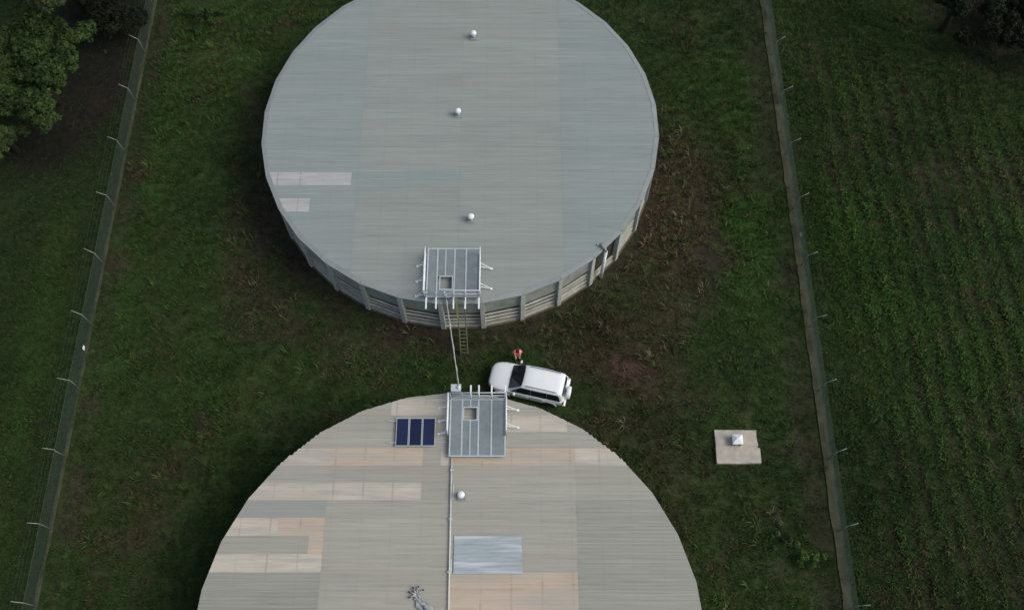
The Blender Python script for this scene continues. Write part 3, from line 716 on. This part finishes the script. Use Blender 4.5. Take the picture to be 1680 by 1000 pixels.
# ------------------------------------------------------------------ car
def car():
    cx, cy = .97, 17.98
    k = empty('off_road_car', (cx, cy, 0), 'white four wheel drive car with rear spare wheel parked between the two tanks', 'car', R_(180 - 13.2))
    W = M['white']
    def loft(stations, prof, name, m, parent, sub=1):
        V = []; F = []
        n = None
        for s_ in stations:
            h = prof(*s_); pts = h + [(-a, b) for a, b in h[::-1] if abs(a) > 1e-6]
            n = len(pts); V += [(s_[0], a, b) for a, b in pts]
        for i in range(len(stations) - 1):
            for j in range(n): F.append((i * n + j, i * n + (j + 1) % n, (i + 1) * n + (j + 1) % n, (i + 1) * n + j))
        F.append(tuple(range(n))[::-1]); F.append(tuple(range((len(stations) - 1) * n, len(stations) * n)))
        return MB().add(V, F).build(name, m, parent, smooth=True, sub=sub)
    # x, half width, edge top z, centre top z, bottom z
    def pb(x, hw, ze, zc, zb): return [(0, zb), (.82 * hw, zb), (.95 * hw, zb + .10), (hw, .62), (hw, ze - .22), (.975 * hw, ze - .06), (.90 * hw, ze - .005), (.5 * hw, zc - .008), (0, zc)]
    st = [(2.26, .42, .82, .84, .52), (2.22, .58, .88, .91, .46), (2.10, .74, .95, .98, .42), (1.85, .84, 1.02, 1.06, .40), (1.5, .885, 1.06, 1.11, .40), (1.02, .89, 1.10, 1.14, .40),
          (.9, .89, 1.10, 1.14, .40), (0, .895, 1.12, 1.15, .40), (-1.0, .90, 1.13, 1.15, .40), (-1.7, .895, 1.13, 1.15, .42), (-2.0, .87, 1.12, 1.14, .46), (-2.12, .82, 1.08, 1.10, .50), (-2.15, .74, 1.0, 1.02, .56)]
    loft(st, pb, 'body', W, k)
    # cabin shell
    def pc(x, wb, wt, zt): return [(0, 1.02), (wb, 1.02), (wb, 1.10), (wb - (wb - wt) * .5, 1.10 + (zt - 1.10) * .5), (wt + .03, zt - .09), (wt - .05, zt - .02), (wt * .5, zt), (0, zt + .008)]
    cs = [(1.08, .79, .72, 1.13), (.98, .80, .72, 1.17), (.36, .82, .69, 1.72), (.20, .825, .69, 1.79), (-.4, .83, .70, 1.83), (-1.3, .83, .69, 1.82), (-1.85, .81, .66, 1.79), (-1.98, .79, .64, 1.72), (-2.08, .77, .62, 1.30), (-2.10, .77, .66, 1.12)]
    loft(cs, pc, 'cabin', W, k)
    def q(name, pts, m, parent=k, th=.012, inset=None):
        n = len(pts); a = Vector(pts[0]); nn = (Vector(pts[1]) - a).cross(Vector(pts[2]) - a).normalized()
        V = [tuple(Vector(p) + nn * th) for p in pts] + [tuple(Vector(p) - nn * th) for p in pts]
        F = [tuple(range(n)), tuple(range(n, 2 * n))[::-1]] + [(i, (i + 1) % n, n + (i + 1) % n, n + i) for i in range(n)]
        return MB().add(V, F).build(name, m, parent)
    q('windscreen', [(1.03, -.70, 1.165), (1.06, 0, 1.19), (1.03, .70, 1.165), (.34, .635, 1.745), (.30, .3, 1.785), (.30, -.3, 1.785), (.34, -.635, 1.745)], M['glass_dark'], th=.018)
    q('instrument_shelf', [(.98, -.60, 1.21), (.98, -.1, 1.21), (.80, -.1, 1.36), (.80, -.60, 1.36)], M['grey_plastic'], th=.010)
    for s in (1, -1):
        def yz(z, x): 
            wb, wt, zt = .828, .695, 1.81
            return s * (wb - (wb - wt) * (z - 1.10) / (zt - 1.10) + .004)
        for (xa, xb, xc, xd) in ((.86, -.24, -.24, .34), (-.262, -1.15, -1.15, -.262), (-1.172, -1.96, -1.80, -1.172)):
            zb, zt = 1.13, 1.69
            f = .02
            q('side_window', [(xa, yz(zb, xa), zb), (xb, yz(zb, xb), zb), (xc, yz(zt, xc), zt), (xd, yz(zt, xd), zt)], M['glass_dark'], th=.014)
        for (xa, xb) in ((.80, -.22), (-.24, -1.16)):
            d = MB().box(xb + .01, xa - .01, s * .893 if s > 0 else -.905, s * .905 if s > 0 else -.893, .55, 1.02).build('door', W, k, bevel=.01)
            MB().box(xb + .06, xb + .22, s * .907 if s > 0 else -.93, s * .93 if s > 0 else -.907, .94, .97).build('handle', W, d)
        rl = MB().tube([(.1, s * .60, 1.815), (.0, s * .60, 1.865), (-1.55, s * .60, 1.865), (-1.68, s * .59, 1.81)], .020, 6).build('roof_rail', M['grey_plastic'], k, smooth=True)
        mr = MB().add([(.74, s * .88, 1.10), (.74, s * 1.06, 1.12), (.62, s * 1.10, 1.12), (.60, s * .88, 1.10), (.72, s * .90, 1.26), (.71, s * 1.05, 1.27), (.62, s * 1.08, 1.27), (.60, s * .90, 1.26)],
                      [(0, 1, 2, 3), (4, 5, 6, 7), (0, 1, 5, 4), (1, 2, 6, 5), (2, 3, 7, 6), (3, 0, 4, 7)]).build('mirror', W, k, bevel=.025)
        MB().add([(1.99, s * .82, .78), (2.20, s * .62, .76), (2.20, s * .58, .92), (1.94, s * .80, .985), (1.98, s * .83, .80)], [(0, 1, 2, 3), (0, 3, 4)]).build('headlight', M['lens'], k)
        MB().box(-2.165, -2.05, s * .765 - .07, s * .765 + .07, .74, 1.02).build('tail_light', M['red_lens'], k, bevel=.02)
        for xw in (1.38, -1.33):
            ww = empty_part('wheel', (xw, s * .80, .37), k)
            rot = Matrix.Rotation(R_(90), 4, 'X')
            MB().lathe([(.24, -.125), (.35, -.12), (.375, -.08), (.375, .08), (.35, .12), (.24, .125)], 24, mtx=rot).build('tyre', M['black'], ww, smooth=True)
            MB().lathe([(.02, -.10), (.22, -.105), (.25, -.07), (.25, .07), (.22, .105), (.02, .10)], 12, mtx=rot).build('rim', M['lens'], ww)
            for a in (-1, 1): pass
            arch = MB()
            pts = [(xw + .44 * math.cos(t), s * .885, .40 + .44 * math.sin(t)) for t in [PI * i / 12 for i in range(13)]]
            arch.tube(pts, .035, 6).build('wheel_arch', W, k, smooth=True)
    MB().box(2.08, 2.28, -.62, .62, .40, .66).build('front_bumper', M['grey_plastic'], k, bevel=.08)
    MB().box(2.20, 2.275, -.46, .46, .68, .86).build('grille', M['grey_plastic'], k, bevel=.01)
    MB().box(-2.27, -2.08, -.84, .84, .46, .68).build('rear_bumper', W, k, bevel=.05)
    q('rear_window', [(-2.065, .62, 1.24), (-2.065, -.62, 1.24), (-1.99, -.56, 1.64), (-1.99, .56, 1.64)], M['glass_dark'], th=.025)
    rot = Matrix.Translation((-2.30, .12, .98)) @ Matrix.Rotation(R_(90), 4, 'Y')
    sw = MB().lathe([(.05, -.15), (.33, -.13), (.37, -.08), (.37, .09), (.33, .13), (.05, .14)], 24, mtx=rot).build('spare_wheel_cover', M['white'], k, smooth=True)
    MB().tube([(-2.12, .12, .98), (-2.2, .12, .98)], .1, 8).build('spare_bracket', M['grey_plastic'], k)
    # bonnet lines and wipers
    b = MB()
    b.box(1.05, 1.055, -.6, .6, 1.143, 1.152); b.build('bonnet_seam', M['grey_plastic'], k)
    for yy in (.1, -.4): MB().tube([(1.07, yy, 1.19), (.93, yy + .42, 1.31)], .008, 4).build('wiper', M['black'], k)
    MB().tube([(1.3, -.72, 1.07), (1.25, -.74, 1.9)], .006, 4).build('aerial', M['black'], k)
def empty_part(name, loc, parent):
    # a wheel hub disc is the parent mesh of tyre and rim
    o = MB().lathe([(.03, -.115), (.06, -.112), (.06, .112), (.03, .115)], 8, mtx=Matrix.Rotation(R_(90), 4, 'X')).build(name, M['grey_plastic'], parent)
    o.location = loc; return o
car()

# ------------------------------------------------------------------ person
def skin_obj(name, verts, edges, radii, m, parent, root=0, sub=2):
    me = bpy.data.meshes.new(name); me.from_pydata(verts, edges, []); me.update()
    o = bpy.data.objects.new(name, me); link(o, parent)
    sm = o.modifiers.new('skin', 'SKIN'); sm.use_smooth_shade = True
    for i, r in enumerate(radii):
        me.skin_vertices[0].data[i].radius = (r, r) if not isinstance(r, tuple) else r
        me.skin_vertices[0].data[i].use_root = (i == root)
    s = o.modifiers.new('sub', 'SUBSURF'); s.levels = sub; s.render_levels = sub
    me.materials.append(m); return o
def person():
    hx, hy = at(848.6, 576, 1.64)
    p = empty('person', (hx, hy + .15, 0), 'person in an orange red high visibility shirt with silver bands standing beside the white car', 'person', R_(8))
    # faces south (towards -y), head slightly bowed
    V = [(0, .02, .93), (0, .02, 1.08), (0, .0, 1.25), (0, .0, 1.40), (0, -.01, 1.49), (0, -.03, 1.56), (0, -.05, 1.63), (0, -.055, 1.70)]
    Rr = [(.15, .11), (.13, .10), (.155, .11), (.12, .09), .055, .06, (.082, .10), (.06, .075)]
    E = [(i, i + 1) for i in range(7)]
    def chain(start, pts):
        a = start
        for q_, r in pts:
            V.append(q_); Rr.append(r); E.append((a, len(V) - 1)); a = len(V) - 1
        return a
    for s in (1, -1):
        e = chain(3, [((s * .17, .0, 1.41), .062), ((s * .185, .01, 1.27), .050), ((s * .20, .02, 1.12), .044), ((s * .17, -.09, 1.01), .038), ((s * .12, -.18, 1.00), .028), ((s * .105, -.23, .99), (.022, .036))])
        for fi, (dx, ln) in enumerate(((-.030, .075), (-.010, .088), (.010, .082), (.029, .064))):
            chain(e, [((s * .10 + dx, -.26, .985), .0095), ((s * .10 + dx * 1.1, -.26 - ln * .55, .975), .0088), ((s * .10 + dx * 1.1, -.26 - ln, .945), .0075)])
        chain(e, [((s * .07, -.235, .985), .011), ((s * .052, -.27, .975), .009)])
        chain(0, [((s * .095, .02, .86), .088), ((s * .105, .0, .50), .060), ((s * .11, .02, .30), .052), ((s * .115, .04, .10), .038), ((s * .12, -.02, .05), .042), ((s * .125, -.13, .035), .034)])
    skin_obj('body', V, E, Rr, M['skin'], p)
    # face: nose, ears, eyes, mouth as one small mesh each
    MB().add([(-.016, -.145, 1.635), (.016, -.145, 1.635), (0, -.172, 1.632), (0, -.145, 1.675)], [(0, 1, 2), (0, 2, 3), (1, 3, 2), (0, 3, 1)]).build('nose', M['skin'], p)
    for s in (1, -1):
        MB().lathe([(.004, -.008), (.011, 0), (.004, .008)], 8, (s * .03, -.145, 1.672)).build('eye', M['hair'], p)
        MB().lathe([(.01, -.03), (.018, 0), (.01, .03)], 6, (s * .085, -.05, 1.645)).build('ear', M['skin'], p)
    MB().box(-.025, .025, -.146, -.140, 1.596, 1.604).build('mouth', M['red_lens'], p)
    # hair cap
    hb = MB(); prof = [(.102, -.055), (.112, -.01), (.108, .04), (.08, .085), (.04, .103), (.004, .108)]
    hb.lathe(prof, 14, (0, -.035, 1.675)); h = hb.build('hair', M['hair'], p, smooth=True, sub=1)
    # shirt and sleeves
    SV = [(0, .02, .82), (0, .02, 1.08), (0, .0, 1.25), (0, .0, 1.40), (0, -.01, 1.46), (.165, .0, 1.415), (.188, .01, 1.27), (.202, .02, 1.13), (.175, -.08, 1.02), (-.165, .0, 1.415), (-.188, .01, 1.27), (-.202, .02, 1.13), (-.175, -.08, 1.02)]
    skin_obj('shirt', SV, [(0, 1), (1, 2), (2, 3), (3, 4), (3, 5), (5, 6), (6, 7), (7, 8), (3, 9), (9, 10), (10, 11), (11, 12)],
             [(.185, .15), (.175, .15), (.195, .16), (.165, .14), .07, .092, .078, .07, .06, .092, .078, .07, .06], M['hivis'], p)
    TV = [(0, .02, .93), (.098, .02, .84), (.108, .0, .50), (.115, .02, .30), (.118, .035, .13), (-.098, .02, .84), (-.108, .0, .50), (-.115, .02, .30), (-.118, .035, .13)]
    skin_obj('trousers', TV, [(0, 1), (1, 2), (2, 3), (3, 4), (0, 5), (5, 6), (6, 7), (7, 8)], [(.165, .125), .105, .078, .068, .062, .105, .078, .068, .062], M['trouser'], p)
    for s in (1, -1):
        MB().tube([(s * .12, .07, .06), (s * .12, -.02, .06), (s * .125, -.16, .045)], [.055, .055, .04], 8).build('boot', M['black'], p, smooth=True)
        # silver shoulder bands: over each shoulder, and on each sleeve
        pts = [(s * .125, -.128, 1.16), (s * .13, -.125, 1.34), (s * .135, -.07, 1.475), (s * .14, .0, 1.502), (s * .135, .075, 1.475), (s * .13, .135, 1.34), (s * .125, .15, 1.16)]
        V = []; F = []
        for i, (a, b, c) in enumerate(pts): V += [(a - .028, b, c + .002), (a + .035, b, c - .004), (a + .035, b * .9, c - .03), (a - .028, b * .9, c - .03)]
        for i in range(len(pts) - 1):
            for j in range(4): F.append((4 * i + j, 4 * i + (j + 1) % 4, 4 * i + 4 + (j + 1) % 4, 4 * i + 4 + j))
        F += [(0, 1, 2, 3), (24, 25, 26, 27)]
        MB().add(V, F).build('reflective_band', M['reflect'], p)
        MB().lathe([(.072, -.025), (.074, .025)], 12, (s * .195, .015, 1.20)).build('sleeve_band', M['reflect'], p)
person()
def bow():
    # the person leans forward from the hips, looking down
    r_ = next(o for o in C.objects if o.get('category') == 'person')
    for ch in r_.children:
        for v in ch.data.vertices:
            if v.co.z > .95:
                d = v.co.z - .95; v.co.y -= d * .16; v.co.z = .95 + d * .88
        ch.data.update()
bow()
next(o for o in C.objects if o.get('category') == 'person').scale = (1.06, 1.06, 1.04)

# ------------------------------------------------------------------ grass, weeds and field growth (numpy built blades)
def blades(name, clx, cly, clh, clw, ncl, percl, colf, lean=(0, 0), spread=.16, bend=.5, wid=.016):
    """ncl clumps each with percl blades: every blade a bent kite of two faces"""
    n = ncl * percl
    idx = np.repeat(np.arange(ncl), percl)
    a = rng.random(n) * 2 * PI; rad = np.sqrt(rng.random(n)) * spread * clw[idx]
    bx = clx[idx] + np.cos(a) * rad; by = cly[idx] + np.sin(a) * rad
    h = clh[idx] * (.55 + .75 * rng.random(n))
    d = a + rng.normal(0, .7, n); tilt = (.25 + .8 * rng.random(n)) * bend
    dx = np.cos(d) * tilt + lean[0]; dy = np.sin(d) * tilt + lean[1]
    w_ = wid * (.6 + .9 * rng.random(n)) * (.6 + clh[idx])
    px_, py_ = -np.sin(d) * w_, np.cos(d) * w_
    V = np.zeros((n, 5, 3))
    V[:, 0] = np.stack([bx - px_ * .5, by - py_ * .5, -.02 + 0 * bx], 1); V[:, 1] = np.stack([bx + px_ * .5, by + py_ * .5, -.02 + 0 * bx], 1)
    mx, my, mz = bx + dx * h * .5, by + dy * h * .5, h * .72
    V[:, 2] = np.stack([mx + px_, my + py_, mz], 1); V[:, 3] = np.stack([mx - px_, my - py_, mz], 1)
    V[:, 4] = np.stack([bx + dx * h * 1.25, by + dy * h * 1.25, h * (.95 - .25 * tilt)], 1)
    c = colf(idx, n)
    cols = np.repeat(c, 5, 0)
    b = np.arange(n) * 5
    tris = np.concatenate([np.stack([b, b + 1, b + 2], 1), np.stack([b, b + 2, b + 3], 1), np.stack([b + 3, b + 2, b + 4], 1)])
    o = np_mesh(name, V.reshape(-1, 3), tris, M['blade'], cols, tri=True); tag(o, kind='stuff')
    return o

def scatter(n, x0, x1, y0, y1, keep):
    x = x0 + (x1 - x0) * rng.random(n); y = y0 + (y1 - y0) * rng.random(n)
    k = keep(x, y); return x[k], y[k]
def clear(x, y):
    d1 = np.hypot(x - T1[0], y - T1[1]); d2 = np.hypot(x - T2[0], y - T2[1])
    ok = (d1 > R1 + .35) & (d2 > R2 + .25)
    ok &= ~((np.abs(x - 12.6) < 1.35) & (np.abs(y - 14.43) < 1.12))
    ca, sa = math.cos(R_(13.2)), math.sin(R_(13.2)); u = (x - .97) * ca - (y - 17.98) * sa; v = (x - .97) * sa + (y - 17.98) * ca
    ok &= ~((np.abs(u) < 2.45) & (np.abs(v) < 1.05))
    ok &= np.abs(x - XR) > .30; ok &= np.abs(x - XL) > .14
    ok &= np.hypot(x - .3, y - 19.55) > .3
    return ok
GREEN = np.array((.040, .076, .018)); DEEP = np.array((.021, .045, .014)); OLIVE = np.array((.062, .070, .026)); STRAW = np.array((.10, .09, .052)); RUST = np.array((.088, .052, .030)); LUSHC = np.array((.050, .112, .020))
def colours(x, y, soil, dry, lush, row, k):
    n = len(x)
    t = vnoise(x, y, 1.1, 31)[:, None]
    c = DEEP + (GREEN - DEEP) * np.clip(.15 + 1.2 * t + rng.normal(0, .14, (n, 1)), 0, 1.3)
    c = c + (LUSHC - c) * (lush * .75)[:, None]
    pick = rng.random(n)
    dcol = np.where((pick < .58)[:, None], OLIVE, np.where((pick < .80)[:, None], RUST, STRAW))
    pr_ = np.clip(dry * 1.0 + .06, 0, .9)
    isdry = rng.random(n) < pr_
    c = np.where(isdry[:, None], dcol * (.75 + .5 * rng.random((n, 1))), c)
    c *= (.85 + .35 * rng.random((n, 1)) ** 1.5) * k * (.45 + 1.1 * vnoise(x, y, 6.5, 57)[:, None]) * (1 + .38 * row - .10 * (row < .15) * (x > XR + 2))[:, None]
    return np.clip(c, .004, .3)

def area(name, n, x0, x1, y0, y1, hscale, percl, k=1.0, lean=(0, 0), bend=.6, wid=.016, extra=None, hmin=.10):
    x, y = scatter(n, x0, x1, y0, y1, clear)
    soil, dry, lush, field, left, row = fields(x, y)
    keep = rng.random(len(x)) > soil * .88 - (.15 * lush)
    if extra is not None: keep &= extra(x, y)
    x, y, soil, dry, lush, row = [q_[keep] for q_ in (x, y, soil, dry, lush, row)]
    h = hscale * (.45 + .9 * vnoise(x, y, 1.6, 41) + .35 * lush + .35 * row - .25 * soil) * (.7 + .6 * rng.random(len(x)))
    h = np.maximum(h, hmin)
    cl = colours(x, y, soil, dry, lush, row, k)
    def colf(idx, m): return np.clip(cl[idx] * (.86 + .28 * rng.random((m, 1))), 0, 1)
    return blades(name, x, y, h, np.ones(len(x)), len(x), percl, colf, lean, spread=.20, bend=bend, wid=wid)
area('yard_grass', 36000, XL + .2, XR - .3, 3.5, 49, .23, 11, k=.84, wid=.014)
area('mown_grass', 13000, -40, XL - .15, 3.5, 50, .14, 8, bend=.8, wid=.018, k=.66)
area('field_grass', 30000, XR + .3, 38, 3.5, 50, .27, 11, lean=(.05, -.12), k=1.08, wid=.015)
# big leaved weeds on the dry ground and against the tanks
def weeds():
    x, y = scatter(4500, XL + .6, XR - 1.2, 4, 47, clear)
    soil, dry, lush, f, l, r = fields(x, y)
    d2 = np.hypot(x - T2[0], y - T2[1]); d1 = np.hypot(x - T1[0], y - T1[1])
    near = sstep(R2 + 2.6, R2 + .4, d2) * (x > 0) + .5 * sstep(R1 + 3.5, R1 + .5, d1) * (x > -2)
    keep = rng.random(len(x)) < np.clip(.12 + .5 * dry + .8 * near, 0, 1)
    x, y, dry = x[keep], y[keep], np.clip(dry + near * .5, 0, 1)[keep]
    h = .25 + .35 * rng.random(len(x))
    cl = colours(x, y, 0 * dry, dry, 0 * dry + .3, 0 * dry, 1.05)
    blades('tall_weeds', x, y, h, np.ones(len(x)) * 1.2, len(x), 14, lambda i, m: np.clip(cl[i] * (.8 + .5 * rng.random((m, 1))), 0, 1), bend=.8, wid=.014)
weeds()

# ------------------------------------------------------------------ leafy plants: trees and bushes
def leaves(name, blobs, n, size, col, parent, seed, dark=.35):
    """leaf-sized faces on and in a set of clumps; blobs = (x, y, z, r)"""
    r = np.random.default_rng(seed); B = np.array(blobs); wt = B[:, 3] ** 2; pick = r.choice(len(B), n, p=wt / wt.sum())
    d = r.normal(0, 1, (n, 3)); d[:, 2] = d[:, 2] * .8 + .25; d /= np.linalg.norm(d, axis=1)[:, None]
    rad = B[pick, 3] * (.55 + .5 * r.random(n) ** .6)
    P = B[pick, :3] + d * rad[:, None] * np.array((1, 1, .75))
    nrm = d + r.normal(0, .45, (n, 3)) + np.array((0, 0, .5)); nrm /= np.linalg.norm(nrm, axis=1)[:, None]
    t = np.cross(nrm, r.normal(0, 1, (n, 3))); t /= np.linalg.norm(t, axis=1)[:, None]; b = np.cross(nrm, t)
    s = size * (.6 + .8 * r.random(n))[:, None]
    V = np.stack([P - t * s, P - b * s * .45 + nrm * s * .12, P + t * s, P + b * s * .45 + nrm * s * .12], 1).reshape(-1, 3)
    i = np.arange(n) * 4; F = np.stack([i, i + 1, i + 2, i + 3], 1)
    bc = .65 + .7 * r.random(len(B))
    c = np.array(col)[None] * (bc[pick] * (.6 + .8 * r.random(n)))[:, None]
    yel = r.random(n) < .08; c[yel] *= np.array((1.35, 1.3, 1.0))
    return np_mesh(name, V, F, M['leaf'], np.repeat(c, 4, 0), parent)
def tree(px, py, z, rad, hgt, nl, size, col, label, seed, lobes=26, name='leafy_tree', cat='tree', flat=.5, stems=1):
    x, y = at(px, py, z); r = random.Random(seed)
    root = empty(name, (x, y, 0), label, cat, 0, {'tree': 'trees around the yard', 'bush': 'bushes'}.get(cat))
    bl = []
    for i in range(lobes):
        a = r.random() * 2 * PI; q_ = math.sqrt(r.random()) * rad * (.85 + .25 * math.sin(a * 3 + seed)); zz = z + (rad - q_) * flat * r.random() - .22 * rad * r.random()
        br = r.uniform(.11, .19) * rad
        bl.append((math.cos(a) * q_, math.sin(a) * q_, zz, br))
        for _ in range(7):
            a2 = r.random() * 2 * PI; bl.append((math.cos(a) * q_ + math.cos(a2) * br * .95, math.sin(a) * q_ + math.sin(a2) * br * .95, zz - .1 + br * r.uniform(-.5, .9), br * r.uniform(.28, .5)))
    leaves('crown', bl, nl, size, col, root, seed)
    mb = MB(); mb.tube([(0, 0, -.2), (.05, 0, z * .4), (0, .1, z * .75)], [rad * .07 + .03, rad * .055 + .02, rad * .035], 8)
    for i in range(9):
        b_ = bl[r.randrange(len(bl))]; mb.tube([(0, 0, z * (.35 + .04 * i)), (b_[0] * .35, b_[1] * .5, (z * .6 + b_[2]) / 2), (b_[0] * .9, b_[1] * .9, b_[2])], [rad * .03, rad * .02, .012], 5)
    mb.build('trunk', M['bark'], root, smooth=True)
    return root
LEAF = (.026, .047, .014); SHADE_LEAF = (.010, .014, .008); SHADE_LEAF2 = (.012, .018, .010)  # last two: canopy shade painted into near-black leaf colours
tree(42, 95, 4.6, 4.1, 8, 42000, .115, LEAF, 'leafy green tree with clumped bright foliage at the top left corner', 5, 52)
tree(-8, 205, 3.0, 2.3, 6, 17000, .10, (.034, .054, .019), 'smaller green tree at the left edge below the big leafy tree', 6, 20)
tree(175, 5, 2.2, 3.2, 5, 13000, .10, SHADE_LEAF, 'very dark tree between the bright leafy tree and the fence', 8, 26)
tree(1672, 28, 2.2, 3.4, 6, 15000, .10, SHADE_LEAF, 'very dark tree in the top right corner beyond the field', 10, 28)
tree(1590, -25, 4.5, 3.2, 6, 14000, .10, SHADE_LEAF2, 'dark tree along the top edge beyond the field, left of the corner tree', 12, 20)
tree(75, -90, 6.5, 4.2, 8, 16000, .11, (.03, .045, .018), 'tree mostly beyond the top edge, above the bright leafy tree', 13, 24)
tree(330, 28, .4, 1.7, 2, 2200, .06, (.03, .06, .018), 'low green bush inside the yard near the top of the left fence', 14, 10, 'yard_bush', 'bush')
tree(1330, 915, .45, 1.0, 1, 1500, .055, (.055, .10, .026), 'light green bush beside the right fence near the bottom edge', 15, 8, 'yard_bush', 'bush')
tree(1285, 885, .35, .95, 1, 1300, .055, (.045, .07, .028), 'dull green bush left of the light green bush near the right fence', 16, 8, 'yard_bush', 'bush')
tree(1490, 28, .35, .6, 1, 420, .05, (.11, .095, .055), 'small straw coloured shrub at the top of the rowed field', 17, 6, 'dry_shrub', 'shrub')
S.cycles.use_denoising = True
